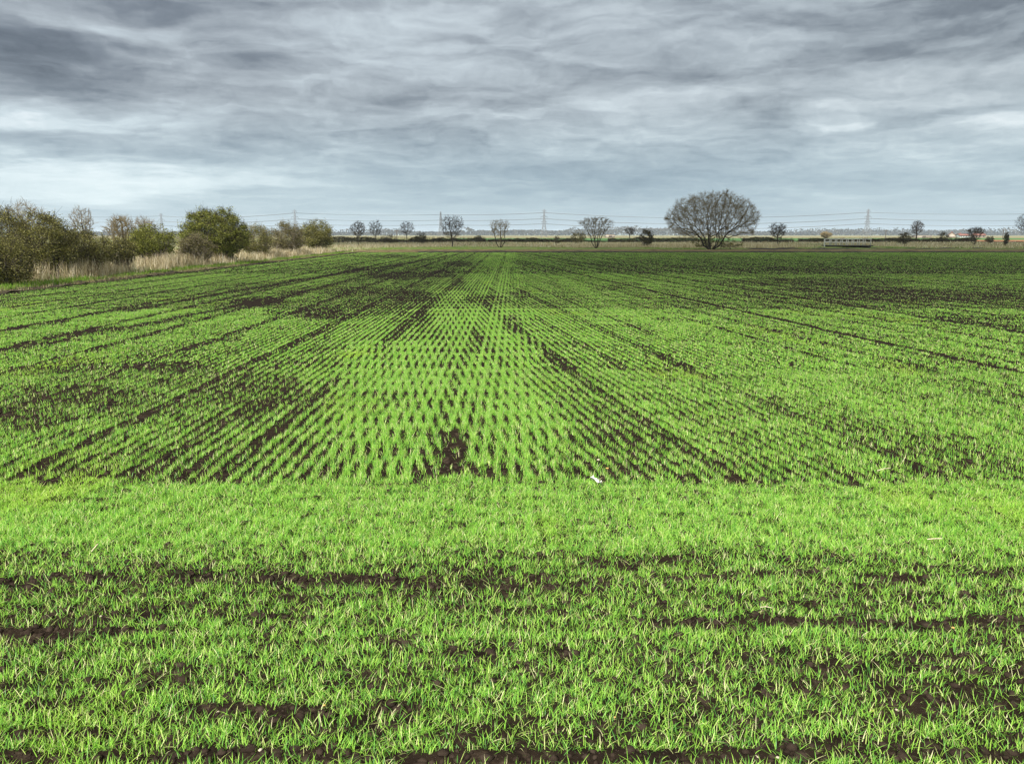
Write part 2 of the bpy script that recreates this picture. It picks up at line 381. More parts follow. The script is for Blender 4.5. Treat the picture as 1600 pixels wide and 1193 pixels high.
# bare places, in the frame's pixels: u, v, half width, half height, depth
bare = [(300, 600, 260, 55, .30), (60, 620, 190, 45, .30), (520, 470, 200, 30, .30), (1380, 480, 330, 55, .32), (1100, 560, 150, 40, .2), (1500, 590, 170, 40, .25), (1300, 415, 400, 14, .30), (300, 520, 260, 16, .2), (650, 425, 120, 18, .3),
        (712, 705, 26, 34, .95), (690, 735, 48, 15, .8), (745, 742, 42, 12, .7), (405, 471, 45, 7, .8), (640, 462, 38, 10, .75), (655, 492, 9, 16, .7),
        (500, 490, 42, 9, .85), (250, 572, 70, 9, .8), (35, 655, 75, 18, .6), (340, 592, 110, 14, .5), (400, 620, 70, 18, .5), (130, 620, 110, 18, .5), (110, 575, 60, 8, .5),
        (550, 455, 50, 7, .6), (620, 430, 50, 6, .8), (690, 428, 28, 6, .8), (720, 412, 25, 4, .7), (560, 420, 40, 4, .5), (800, 505, 16, 16, .7), (760, 470, 30, 8, .6),
        (815, 460, 14, 8, .6), (720, 440, 12, 10, .6), (1270, 440, 150, 6, .6), (1450, 462, 170, 9, .65), (1330, 452, 120, 5, .6), (1560, 500, 120, 10, .5), (1230, 420, 90, 3, .5), (600, 400, 50, 2.5, .6),
        (1250, 580, 80, 7, .2), (640, 500, 36, 12, .5), (580, 480, 60, 12, .4), (180, 740, 130, 16, .25),
       
        # headland
        (100, 983, 150, 7, 1.0), (90, 968, 60, 6, .5), (60, 990, 60, 6, .6), (400, 1106, 110, 7, .95), (470, 1116, 40, 10, .9), (350, 1100, 60, 6, .6), (20, 912, 26, 8, .9), (45, 915, 20, 8, .9),
        (1500, 972, 140, 7, .8), (1180, 971, 160, 6, .8), (1060, 972, 60, 7, .7), (1230, 897, 70, 5, .75), (1400, 903, 60, 6, .85), (1070, 900, 50, 5, .7), (850, 898, 70, 6, .6), (1560, 895, 50, 6, .8), (1130, 949, 45, 3, .5),
        (620, 1005, 32, 8, .85), (715, 1022, 28, 8, .9), (760, 1022, 22, 8, .8), (770, 1062, 20, 7, .7), (460, 965, 40, 7, .7), (410, 970, 30, 5, .7), (450, 902, 40, 6, .7), (585, 905, 50, 6, .5), (200, 955, 60, 6, .5),
        (620, 1100, 40, 8, .7), (450, 1178, 260, 11, .9), (250, 1180, 90, 12, .7), (30, 1185, 60, 14, .8), (760, 1186, 120, 14, .85), (950, 1188, 160, 12, 1), (1190, 1184, 120, 12, .9), (1330, 1165, 180, 8, .75), (1500, 1180, 130, 12, .85),
        (1430, 1092, 60, 7, .55), (1220, 1092, 120, 4, .5), (80, 1100, 60, 10, .5), (100, 1145, 90, 10, .5), (500, 1142, 90, 9, .45), (1570, 1150, 60, 8, .6), (1000, 1130, 80, 5, .4), (1100, 935, 160, 6, .25), (850, 1010, 60, 8, .35)]
segs = [(185, 755, 460, 600, 11, .75), (270, 752, 330, 712, 9, .7), (375, 655, 480, 618, 9, .6), (-20, 552, 400, 472, 4.5, .95), (-20, 520, 560, 422, 3.2, .95), (560, 422, 700, 400, 1.8, .8), (400, 472, 600, 428, 3.5, .6),
        (-20, 857, 440, 857, 4.5, .95), (440, 857, 900, 861, 3.5, .65), (1050, 853, 1620, 860, 6, .6), (-20, 905, 420, 908, 6, .6), (470, 912, 800, 914, 4.5, .95), (0, 955, 600, 962, 5, .5), (600, 1010, 1620, 1025, 5, .35), (0, 1075, 300, 1060, 7, .4), (800, 912, 1050, 903, 5, .6), (1000, 972, 1620, 972, 6, .55),
        (420, 905, 640, 905, 7, .5), (0, 983, 260, 980, 6, .9), (200, 1183, 1620, 1187, 8, .5)]
dense = [(1050, 520, 1620, 700, 20, .9), (880, 440, 1050, 520, 7, .8), (810, 600, 960, 745, 16, .9), (560, 540, 540, 640, 30, .5)]
def seg_w(u, v, s):
    x0, y0, x1, y1, w, a = s
    dx_, dy_ = x1 - x0, y1 - y0; L2 = dx_ * dx_ + dy_ * dy_
    t = np.clip(((u - x0) * dx_ + (v - y0) * dy_) / L2, 0, 1)
    d2 = (u - x0 - t * dx_) ** 2 + (v - y0 - t * dy_) ** 2
    return a * np.exp(-d2 / (w * w))
def density(x, y):
    u, v = project(x, y)
    ju = (fbm(x / (.05 * y + .05), y / (.12 * y + .05), 90, 3) - .5)
    vv = v + ju * np.where(v > 790, 7.0, np.clip((v - 380) * .05, 1, 18)); uu = u + ju * 20
    d = np.ones_like(x)
    for (bu, bv, ru, rv, a) in bare:
        q_ = ((uu - bu) / ru) ** 2 + ((vv - bv) / rv) ** 2
        d *= 1 - a * sstep(1.7, .55, q_)
    for s in segs: d *= 1 - seg_w(uu, vv, s)
    e = np.zeros_like(x)
    for s in dense: e += seg_w(u, v, s)
    f1 = np.where(y > HY, fbm(x / 1.1, y / 2.6, 40, 4, .55), fbm(x / 2.2, y / .42, 44, 4, .55)); f2 = fbm(x / .28, y / (.4 + .03 * y), 50, 3, .6)
    pat = sstep(.28, .50, f1) * .38 + .62
    pat *= .78 + .22 * sstep(.28, .55, f2)
    pat = np.where(y < HY, np.maximum(pat, .66), pat)
    pat = pat + e * (1.15 - pat)
    return d * pat, e
def blades(mb, x, y, z, h, w, seg, lean, curve, a=None):
    N = len(x)
    az_ = rng.uniform(0, 2 * math.pi, N) if a is None else a
    ca, sa = np.cos(az_), np.sin(az_)
    wa = az_ + math.pi / 2 + rng.normal(0, .5, N)
    wx, wy = np.cos(wa), np.sin(wa)
    ts = np.linspace(0, 1, seg + 1)
    vs = []
    for k, t in enumerate(ts):
        off = h * (lean * t + curve * t * t); hz = h * (t - .45 * curve * t * t) * np.sqrt(np.maximum(1 - (lean * .7) ** 2, .2))
        px, py, pz = x + ca * off, y + sa * off, z + hz
        if k == seg: vs.append(np.stack([px, py, pz], 1)[:, None])
        else:
            ww = w * .5 * (1 - t ** 2 * .55) * (.75 if k == 0 else 1)
            vs.append(np.stack([np.stack([px - wx * ww, py - wy * ww, pz], 1), np.stack([px + wx * ww, py + wy * ww, pz], 1)], 1))
    V = np.concatenate(vs, 1); nv = V.shape[1]
    base = (np.arange(N) * nv)[:, None]
    Q = [base + np.array([[2 * k, 2 * k + 1, 2 * k + 3, 2 * k + 2]]) for k in range(seg - 1)]
    T = base + np.array([[2 * seg - 2, 2 * seg - 1, 2 * seg]])
    mb.add(V.reshape(-1, 3), np.concatenate(Q) if Q else None, T)
def hw(y): return .76 * y + .9
def zone(y0, y1, per_m2, leaves, h, w, seg, sig, mb, spread=.02):
    area = (.76 * (y1 ** 2 - y0 ** 2) + 1.8 * (y1 - y0)); n = int(area * per_m2)
    y = np.sqrt(rng.uniform(y0 ** 2, y1 ** 2, n)); x = rng.uniform(-1, 1, n) * hw(y)
    which = rng.random(n) < .5
    nb = fbm(y / 3.0, x / 6, 70, 2) - .5
    k = np.round((x + nb * .05) / PT); xl = k * PT + rng.normal(0, sig, n) + nb * .05
    kr = np.round((x + Sx(y)) / PT); xr = kr * PT - Sx(y) + rng.normal(0, sig, n)
    okl = (xl < .35 + .25 * np.sin(y * .9) + rng.normal(0, .12, n)) & (xl > FX + .25)
    okr = (xr > Bx(y) + rng.normal(0, .10 + .012 * y, n))
    far = sstep(12, 30, y) * .30; kw_l = .82 - far * 1.6 + (.18 + far * 1.6) * hsh(k, np.zeros_like(k), 3); kw_r = .82 - far * 1.6 + (.18 + far * 1.6) * hsh(kr, np.zeros_like(k), 5)
    kmod = np.mod(kr, 14); rr = kr * PT
    kw_r = np.where((kmod == 3) | ((kmod == 4) & (y > 13)), np.where(y > 13, .08 + .5 * hsh(np.floor(kr / 14), y * 0, 9) ** 3, .35), kw_r); kw_r = np.where((kmod == 10) & (y > 13), .25, kw_r)
    for tl in (9.75, 14.0, 19.0, 24.5, 31): kw_r = np.where(np.abs(rr - tl) < .16, .05, kw_r)
    kml = np.mod(k, 13); kw_l = np.where((kml == 7) | ((kml == 8) & (y > 15)), .15, kw_l)
    X_ = np.where(which, xl, xr); ok = np.where(which, okl, okr); kw = np.where(which, kw_l, kw_r)
    d, e = density(X_, y)
    wt = np.where(e > .35, np.maximum(kw, .8), kw)
    p = d * wt
    ok &= rng.random(n) < p
    ok &= (y < 102.2)
    X_, y = X_[ok], y[ok]
    # straw the rows on bright strips get broader
    X_ = np.repeat(X_, leaves); y = np.repeat(y, leaves); m = len(X_)
    X_ = X_ + rng.normal(0, min(spread * .5, .012), m); y = y + rng.normal(0, spread, m)
    blades(mb, X_, y, soilz(X_, y) - .004, h * rng.uniform(.6, 1.25, m), w * rng.uniform(.7, 1.3, m), seg,
           rng.uniform(.05, .48, m), rng.uniform(-.1, .4, m))
wb = MB()
zone(HY, 13, 1900, 3, .066, .0045, 2, .017, wb)
zone(13, 24, 1100, 3, .060, .0072, 2, .014, wb)
zone(24, 46, 640, 2, .056, .0130, 1, .012, wb, .04)
zone(46, 103, 140, 2, .058, .029, 1, .02, wb, .15)
o = wb.build('wheat_rows', M_wheat); o['kind'] = 'stuff'
tag(o, 'young wheat in long rows fanning towards the far trees', 'wheat')
# headland: rows drilled across, on top of the ends of the long rows
hb = MB()
def head(y0, y1, per_m2, leaves, along):
    area = (.76 * (y1 ** 2 - y0 ** 2) + 1.8 * (y1 - y0)); n = int(area * per_m2)
    y = rng.uniform(y0, y1, n); x = rng.uniform(-1, 1, n) * hw(y)
    wob = (fbm(x / 2.5, y * 0, 61, 2) - .5) * .10
    if along == 0:
        yr = np.round(y / PT) * PT + rng.normal(0, .034, n) + wob; xr = x
    elif along == 1:
        xr = np.round(x / PT) * PT + rng.normal(0, .03, n); yr = y
    else:
        xr = x; yr = y
    d, e = density(xr, yr)
    if along == 1: d = np.maximum(d, .8)
    if along == 0 or along == 2:
        sp_ = .40 + .60 * sstep(.32, .46, fbm(xr / 1.3, yr / .16, 77, 4, .6))
        d = np.where(yr > 5.45, np.maximum(d, .80), d * sp_)
    ok = rng.random(n) < d
    ok &= (yr > 1.8) & (yr < HY + .45 * (fbm(xr / .22, yr * 0, 12, 3) - .42))
    xr, yr = np.repeat(xr[ok], leaves), np.repeat(yr[ok], leaves); m = len(xr)
    xr = xr + rng.normal(0, .014, m); yr = yr + rng.normal(0, .014, m)
    hh = .046 * rng.uniform(.4, 1.5, m)
    blades(hb, xr, yr, soilz(xr, yr) - .004, hh, .0034 * rng.uniform(.6, 1.3, m), 3, rng.uniform(.0, .85, m), rng.uniform(-.2, .8, m))
head(2.3, 5.35, 1800, 3, 0)
head(2.3, 5.35, 1050, 3, 2)
head(5.3, 7.0, 2200, 3, 0)
head(5.3, 7.0, 1700, 3, 1)
o = hb.build('headland_wheat', M_wheat); o['kind'] = 'stuff'
tag(o, 'dense bright young wheat on the headland in front', 'wheat')

# clods of soil lying between the plants
cbm = MB()
ph = (1 + 5 ** .5) / 2
ico = np.array([(-1, ph, 0), (1, ph, 0), (-1, -ph, 0), (1, -ph, 0), (0, -1, ph), (0, 1, ph), (0, -1, -ph), (0, 1, -ph), (ph, 0, -1), (ph, 0, 1), (-ph, 0, -1), (-ph, 0, 1)]) / 1.9
icf = np.array([(0, 11, 5), (0, 5, 1), (0, 1, 7), (0, 7, 10), (0, 10, 11), (1, 5, 9), (5, 11, 4), (11, 10, 2), (10, 7, 6), (7, 1, 8), (3, 9, 4), (3, 4, 2), (3, 2, 6), (3, 6, 8), (3, 8, 9), (4, 9, 5), (2, 4, 11), (6, 2, 10), (8, 6, 7), (9, 8, 1)])
def clods(n, y0, y1, r0, r1, pw):
    y = np.sqrt(rng.uniform(y0 ** 2, y1 ** 2, n)); x = rng.uniform(-1, 1, n) * hw(y)
    d, e = density(x, y); ok = rng.random(n) < np.clip(1.05 - d, .04, 1) ** pw
    x, y = x[ok], y[ok]; m = len(x)
    r = r0 * (r1 / r0) ** (rng.random(m) ** 2.2)
    V = ico[None] * (1 + rng.uniform(-.28, .28, (m, 12, 1))) * r[:, None, None] * np.stack([rng.uniform(.8, 1.5, m), rng.uniform(.8, 1.3, m), rng.uniform(.5, .9, m)], 1)[:, None]
    V = V + np.stack([x, y, soilz(x, y) + r * .15], 1)[:, None]
    cbm.add(V.reshape(-1, 3), None, (icf[None] + (np.arange(m) * 12)[:, None, None]).reshape(-1, 3))
clods(70000, 2.3, 7, .003, .028, 1.1); clods(16000, 7, 20, .012, .035, 1.2)
o = cbm.build('soil_clods', M_clod, smooth=True); tag(o, 'dark crumbs and clods of soil between the plants', 'soil', kind='stuff')

# ------------------------------------------------------------------ verges and reeds
def patch_blades(name, label, cat, m, specs):
    mb = MB()
    for (x0, x1, y0, y1, n, h0, h1, w, seg, clump, cs, seed) in specs:
        x = rng.uniform(x0, x1, n); y = rng.uniform(y0, y1, n)
        f = fbm(x / cs, y / cs, seed, 3)
        ok = rng.random(n) < sstep(clump - .12, clump + .12, f)
        ok &= ~((x > 56.6) & (x < 63.2) & (y > 123) & (y < 149.5)); x, y, f = x[ok], y[ok], f[ok]; k = len(x)
        hh = (h0 + (h1 - h0) * rng.random(k)) * (.6 + .8 * np.clip(f, 0, 1))
        blades(mb, x, y, np.full(k, -.02), hh, w * rng.uniform(.6, 1.4, k), seg, rng.uniform(0, .38, k), rng.uniform(-.1, .35, k))
    o = mb.build(name, m); return tag(o, label, cat, kind='stuff')
patch_blades('dead_reeds', 'tall straw coloured dead reeds at the foot of the left bushes', 'reeds', M_reed,
    [(-23.4, -21.2, 37, 60, 17000, .12, 1.15, .018, 2, .50, 1.0, 21), (-23.6, -21.2, 60, 97, 14000, .15, .95, .028, 2, .48, 1.4, 22), (-29, -23.6, 36, 100, 16000, .3, 1.1, .035, 2, .42, 3, 23),
     (-21.4, -20.9, 37, 97, 2500, .2, .6, .025, 2, .5, 2, 24), (-50, -20, 98, 132, 9000, .3, .7, .045, 1, .46, 5, 25)])
patch_blades('marsh_reeds', 'straw coloured reeds along the ditch beyond the field', 'reeds', M_reed,
    [(-60, 34, 134, 172, 26000, .35, .75, .06, 1, .44, 9, 26), (10, 50, 128, 160, 20000, .5, 1.1, .05, 1, .42, 5, 27), (52, 64, 146, 158, 1500, .3, .6, .05, 1, .46, 4, 27), (66, 150, 124, 160, 22000, .3, .8, .06, 1, .46, 5, 28),
     (-120, 160, 172, 232, 16000, .3, .7, .12, 1, .46, 16, 29)])
patch_blades('verge_grass', 'rough green grass on the verges round the field', 'grass', M_vgrass,
    [(-21.7, -20.5, 20, 60, 12000, .08, .28, .02, 2, .34, 1.4, 31), (-21.7, -20.3, 60, 106, 9000, .1, .3, .035, 1, .34, 2, 32), (-28, -21.5, 22, 60, 12000, .1, .4, .03, 2, .42, 3, 33),
     (-45, 120, 110, 142, 60000, .08, .26, .06, 1, .40, 5, 34), (50, 130, 121.5, 140, 9000, .1, .3, .06, 1, .5, 4, 35)])
patch_blades('dry_grass', 'dry tussocks on the bare bank at the field edge', 'grass', M_dry,
    [(-20.8, -19.7, 18, 106, 9000, .04, .22, .025, 1, .48, 1.2, 36), (-22, 110, 103.8, 114, 42000, .05, .24, .05, 1, .43, 2.0, 37), (40, 130, 112, 118, 9000, .1, .35, .05, 1, .48, 4, 38)])

# ------------------------------------------------------------------ trees
def sca(att, nodes, par, step, infl, kill, maxit=90):
    nodes = [np.array(p, float) for p in nodes]; par = list(par)
    N = np.array(nodes); A = att.copy()
    dmin = np.full(len(A), 1e9); own = np.zeros(len(A), int)
    def upd(start):
        nonlocal dmin, own
        new = N[start:]
        dd = np.linalg.norm(A[:, None] - new[None], axis=2); k = dd.argmin(1); dv = dd[np.arange(len(A)), k]
        b_ = dv < dmin; dmin = np.where(b_, dv, dmin); own = np.where(b_, k + start, own)
    upd(0)
    for it in range(maxit):
        if len(A) == 0: break
        act = dmin < infl
        if not act.any(): act = dmin <= dmin.min() + 1e-6
        o_ = own[act]; dirs = A[act] - N[o_]; dirs /= np.linalg.norm(dirs, axis=1, keepdims=True) + 1e-9
        uq, inv = np.unique(o_, return_inverse=True)
        sm = np.zeros((len(uq), 3)); np.add.at(sm, inv, dirs)
        ln = np.linalg.norm(sm, axis=1); keep = ln > .15
        uq, sm, ln = uq[keep], sm[keep], ln[keep]
        if len(uq) == 0: break
        new = N[uq] + (sm / ln[:, None] + rng.normal(0, .16, sm.shape)) * step
        st = len(N); N = np.concatenate([N, new]); par += list(uq)
        upd(st)
        al = dmin > kill; A = A[al]; dmin = dmin[al]; own = own[al]
    return N, np.array(par)
def crown_pts(n, Wd, Hh, cb_, shape, r):
    pts = []
    while len(pts) < n:
        p = r.uniform(-1, 1, 3)
        an_ = math.atan2(p[1], p[0]); lim = 1 - .20 * (.5 + .5 * math.sin(an_ * 2 + shape_seed[0] * 3) * math.cos(p[2] * 4 + shape_seed[0])) - .12 * (.5 + .5 * math.sin(an_ * 5 + p[2] * 7 + shape_seed[0]))
        if (p[0] ** 2 + p[1] ** 2 + p[2] ** 2) ** .5 > lim * (1.0 if shape == 'oval' else 1.35): continue
        if shape == 'dome':
            rad = math.hypot(p[0], p[1]); z = (p[2] + 1) / 2
            prof = (1 - max(0, (z - .35) / .65) ** 2.3) ** .5 if z > .35 else .80 + .57 * z - .0
            if rad > min(prof, 1): continue
            q_ = (p[0] * Wd / 2, p[1] * Wd / 2, cb_ + (Hh - cb_) * z)
        elif shape == 'vase':
            z = (p[2] + 1) / 2; rad = math.hypot(p[0], p[1]); prof = (.25 + .95 * z) if z < .75 else 1.0 * (1 - ((z - .75) / .25) ** 2 * .45)
            if rad > prof: continue
            q_ = (p[0] * Wd / 2, p[1] * Wd / 2, cb_ + (Hh - cb_) * z)
        else:
            if p @ p > 1: continue
            sc = 1 - .22 * max(0, -p[2])
            q_ = (p[0] * Wd / 2 * sc, p[1] * Wd / 2 * sc, (cb_ + Hh) / 2 + p[2] * (Hh - cb_) / 2)
        lump = .5 + .5 * math.sin(q_[0] * 6 / Wd + 1.7 * shape_seed[0]) * math.cos(q_[1] * 5 / Wd + q_[2] * 6 / Hh + shape_seed[0])
        if shape == 'dome' and math.hypot(p[0], p[1], max(0, z - .2) * 1.1) < .72 and r.random() < .62: continue
        if shape != 'dome' and r.random() > .45 + .7 * lump: continue
        pts.append(q_)
    return np.array(pts)
shape_seed = [0.0]
def tree(name, label, u, vbase, vtop, wpx, shape='oval', y=None, cbf=.3, n=420, stems=1, seed=1, bark=None, twig=None, tw=3, twl=.45, r0=.011, group=None, cat='tree', leaves=0, lm=None, infl=None, dens=1.0, zb=None):
    r = np.random.default_rng(seed); shape_seed[0] = seed * 1.3
    if y is None: y = H * FE / (vbase - HV)
    zb = zat(vbase, y) if zb is None else zb
    Hh = zat(vtop, y) - zb; Wd = wpx / FE * y; cb_ = Hh * cbf
    hs = Hh / 8
    Hn = Hh - twl * .5; Wn = Wd - twl
    att = crown_pts(n, Wn * (1.12 if shape != 'dome' else 1.02), Hn, cb_, shape, r)
    nodes = [(0, 0, -.15)]; par = [-1]
    if stems == 1:
        k = max(2, int(cb_ * 1.15 / (.3 * hs)))
        ph_ = r.uniform(0, 6)
        for j in range(1, k + 1):
            z = j / k * cb_ * 1.1; nodes.append((.05 * hs * math.sin(z + ph_), .05 * hs * math.cos(z * 1.3 + ph_), z)); par.append(len(nodes) - 2)
    else:
        for s in range(stems):
            a_ = 2 * math.pi * (s + r.uniform(-.25, .25)) / stems; sl_ = r.uniform(.35, 1.0); last = 0
            k = 5
            for j in range(1, k + 1):
                z = j / k * max(cb_, Hh * .2) * 1.0
                rad = (.75 if shape == 'dome' else .2) * hs * min(1, j / 2) + sl_ * z * .75
                nodes.append((math.cos(a_) * rad, math.sin(a_) * rad, z)); par.append(last); last = len(nodes) - 1
    N, pr = sca(att, nodes, par, .30 * hs, (infl or 2.6) * hs * 1.2, .42 * hs / dens ** .33)
    M = len(N); ex = 2.4 if shape == 'dome' else 2.15; acc_ = np.zeros(M)
    ch = np.zeros(M, int); np.add.at(ch, pr[1:], 1)
    acc_[ch == 0] = r0 ** ex
    for j in range(M - 1, 0, -1):
        if acc_[j] == 0: acc_[j] = r0 ** ex
        acc_[pr[j]] += acc_[j]
    rad = acc_ ** (1 / ex)
    if stems > 1: rad[0] = rad[1:].max() * 1.25
    rad = np.minimum(rad, .085 * Hh)
    idx = np.arange(1, M); A = N[pr[1:]]; B = N[1:]; rb = rad[1:]; ra = np.minimum(rad[pr[1:]], rb * 1.6)
    ra[pr[1:] == 0] = rb[pr[1:] == 0] * 1.35
    th = max(r0 * 3.2, .035)
    big = rb >= th
    root = empty(name, (xat(u, y), y, zb)); tag(root, label, cat, group)
    mb = MB(); mb.tubes(A[big], B[big], ra[big], rb[big], 6); mb.build('trunk', bark or M_bark, root, smooth=True)
    mb = MB(); mb.tubes(A[~big], B[~big], ra[~big], rb[~big], 3)
    # fine twigs at the ends
    thin = np.where(rb < r0 * 2.4)[0]
    rep = np.repeat(thin, tw); d_ = B[rep] - A[rep]; d_ /= np.linalg.norm(d_, axis=1, keepdims=True) + 1e-9
    d_ = d_ + r.normal(0, .55, d_.shape) + np.array([0, 0, .25]) + .25 * B[rep] / Wd
    d_ /= np.linalg.norm(d_, axis=1, keepdims=True)
    L = twl * r.uniform(.4, 1.15, len(rep))[:, None]
    st = B[rep]; en = st + d_ * L
    mb.tubes(st, en, r0 * .8, r0 * .35, 3)
    d2 = d_ + r.normal(0, .6, d_.shape); d2 /= np.linalg.norm(d2, axis=1, keepdims=True)
    md = st + d_ * L * .5
    mb.tubes(md, md + d2 * L * .6, r0 * .6, r0 * .3, 3)
    mb.build('crown', twig or M_twig, root)
    if leaves:
        k = r.integers(0, len(en), leaves); p = st[k] + (en[k] - st[k]) * r.random((leaves, 1)) + r.normal(0, .05, (leaves, 3))
        lb = MB(); leafquads(lb, p, .045 * y / 50 + .02, r); lb.build('foliage', lm or M_leafo, root)
    return root
def leafquads(mb, p, size, r):
    n = len(p); a = r.normal(0, 1, (n, 3)); a /= np.linalg.norm(a, axis=1, keepdims=True)
    b_ = np.cross(a, r.normal(0, 1, (n, 3))); b_ /= np.linalg.norm(b_, axis=1, keepdims=True)
    s = size * r.uniform(.6, 1.4, (n, 1))
    V = np.stack([p - a * s, p + b_ * s * .5, p + a * s, p - b_ * s * .5], 1)
    mb.add(V.reshape(-1, 3), np.arange(n * 4).reshape(-1, 4))
def bush(name, label, u, uh, vtop, y, zb=0.0, vbot=None, leaf=None, n=9000, size=.05, lumps=90, lr=.16, twigm=None, sprigs=160, seed=1, group=None, flat=.0, depth=None, bottom=.12, stems=9, fill=1.0, bare=False, cat='bush', X=None):
    r = np.random.default_rng(seed)
    Hh = zat(vtop, y) - zb; Wd = 2 * uh / FE * y; Dp = depth or min(Wd, 5.5)
    root = empty(name, (xat(u, y) if X is None else X, y, zb)); tag(root, label, cat, group)
    Hc = Hh * 1.0
    def shell(k, lo):
        d_ = r.normal(0, 1, (k, 3)); d_ /= np.linalg.norm(d_, axis=1, keepdims=True)
        q_ = (lo + (1 - lo) * r.random((k, 1)) ** .5)
        p_ = d_ * q_
        up_ = p_[:, 2] > 0
        c0 = bottom + (1 - bottom) * .42
        z = np.where(up_, c0 + p_[:, 2] * (1 - c0), c0 + p_[:, 2] * (c0 - bottom))
        wav = 1 + .07 * np.sin(d_[:, 0] * 5 + seed) * np.cos(d_[:, 2] * 6 + seed * 2) + .05 * np.sin(d_[:, 0] * 11 + d_[:, 2] * 9 + seed)
        return np.stack([p_[:, 0] * Wd / 2 * wav, p_[:, 1] * Dp / 2 * wav, z * Hc * (1 + (wav - 1) * .7)], 1)
    C = shell(lumps, .40) * np.array([.92, .92, .94]) + 0
    wts = r.uniform(.6, 1.4, lumps); k = r.choice(lumps, n, p=wts / wts.sum())
    sc = min(Wd, Hh)
    P_ = C[k] + r.normal(0, lr * sc * .42, (n, 3)) * np.array([1, 1, .8])
    P_[:, 2] = np.abs(P_[:, 2]) + .02
    # branches: from a few stems to the lumps, then sprigs
    mb = MB()
    base = np.stack([r.uniform(-.28, .28, stems) * Wd, r.uniform(-.2, .2, stems) * Dp, np.full(stems, -.1)], 1)
    mid = base * .9 + np.array([0, 0, Hh * .28]) + r.normal(0, .08 * sc, (stems, 3)) * np.array([1, 1, .4])
    mb.tubes(base, mid, .035 + .008 * sc, .024 + .004 * sc, 5)
    mb.tubes(np.repeat([[0, 0, -.12]], stems, 0), base, .04, .04, 4)
    near = np.linalg.norm(C[:, None] - mid[None], axis=2).argmin(1)
    m2 = (C + mid[near]) / 2 + r.normal(0, .07 * sc, C.shape)
    mb.tubes(mid[near], m2, .02, .014, 4); mb.tubes(m2, C, .014, .008, 3)
    kk = r.integers(0, lumps, lumps * 7)
    tip = C[kk] + r.normal(0, lr * sc * .55, (len(kk), 3)) + np.array([0, 0, .08 * sc])
    mb.tubes(C[kk], tip, .009, .004, 3)
    d_ = r.normal(0, 1, (sprigs, 3)); d_[:, 2] = np.abs(d_[:, 2]) * .9 + .1; d_ /= np.linalg.norm(d_, axis=1, keepdims=True)
    s0 = shell(sprigs, .8); s0[:, 2] = np.maximum(s0[:, 2], .3 * Hh)
    s1 = s0 + (d_ * .5 + np.array([0, 0, .6])) * r.uniform(.1, .5, (sprigs, 1)) * (.35 + sc * .07)
    mb.tubes(s0 - d_ * .2, s1, .009, .004, 3)
    nc = np.linalg.norm(C[:, None] - s0[None], axis=2).argmin(0); mb.tubes(C[nc], s0 - d_ * .2, .009, .007, 3)
    mb.build('branches', twigm or M_twig, root)
    if not bare:
        t_ = r.random((sprigs * 7, 1)); js = np.repeat(np.arange(sprigs), 7)
        P2 = s0[js] + (s1[js] - s0[js]) * t_ + r.normal(0, .035, (len(js), 3))
        lb = MB(); leafquads(lb, np.concatenate([P_, P2]), size, r); lb.build('foliage', leaf or M_leafg, root)
    return root

GL = 'bushes along the left edge of the field'
yX = lambda u, X: X * FE / (u - 800)
bush('leafy_bush', 'sprawling olive bush cut by the left edge of the photo, nearest of all', 2, 52, 352, 34.5, leaf=M_leafo, n=28900, size=0.027, lumps=130, sprigs=150, seed=2, group=GL, bottom=.0, X=-22.0)
bush('leafy_bush', 'tall olive bush with ragged top at the far left, right behind the nearest bush', 8, 48, 322, 40, leaf=M_leafo, n=20400, size=0.031, lumps=110, lr=.17, sprigs=200, seed=3, group=GL, bottom=.2)
bush('leafy_bush', 'tall dark olive bush with straggling sprigs right of the far left bush', 72, 44, 332, yX(72, -23), leaf=M_leafo, n=28900, size=0.031, lumps=120, lr=.15, sprigs=260, seed=4, group=GL, bottom=.1)
bush('leafy_bush', 'broad olive bush standing below the bare round tree', 125, 40, 352, yX(125, -22.8), leaf=M_leafo, n=22100, size=0.033, lumps=110, sprigs=160, seed=5, group=GL, bottom=.14)
bush('leafy_bush', 'small thin shrub with leaning trunk among the reeds below the wide bare tree', 186, 27, 372, yX(186, -22.0), leaf=M_leafo, n=7140, size=0.033, lumps=60, lr=.16, sprigs=120, seed=6, group=GL, bottom=.32, stems=3)
bush('leafy_bush', 'rounded dark green bush just left of the biggest green bush', 236, 37, 351, yX(236, -23.2), leaf=M_leafg, n=22100, size=0.037, lumps=100, sprigs=120, seed=7, group=GL, bottom=.30, stems=7)
bush('leafy_bush', 'biggest and greenest rounded bush of the left row', 334, 58, 323, yX(334, -22.9), leaf=M_leafg, n=78200, size=0.041, depth=3.6, lumps=600, lr=.075, sprigs=260, seed=8, group=GL, bottom=.1, stems=14)
bush('brown_bush', 'low brown budding bush in front of the biggest green bush', 305, 27, 364, yX(305, -22.0), leaf=M_leafb, n=10200, size=0.037, lumps=80, sprigs=120, seed=9, group=GL, bottom=.22, twigm=M_twigpale)
bush('leafy_bush', 'thin sloping olive bush just right of the biggest green bush', 400, 27, 350, yX(400, -23.2), leaf=M_leafo, n=14450, size=0.043, lumps=90, lr=.16, sprigs=170, seed=10, group=GL, bottom=.14, twigm=M_twigpale)
bush('brown_bush', 'grey brown twiggy bush in front of the pylon on the left', 447, 28, 347, yX(447, -23.2), leaf=M_leafb, n=14450, size=0.046, lumps=90, lr=.15, sprigs=200, seed=12, group=GL, bottom=.16, twigm=M_twigpale)
bush('leafy_bush', 'dense rounded bush ending the left row', 493, 28, 343, yX(493, -23.4), leaf=M_leafo, n=25500, size=0.049, lumps=100, lr=.14, sprigs=150, seed=13, group=GL, bottom=.12)

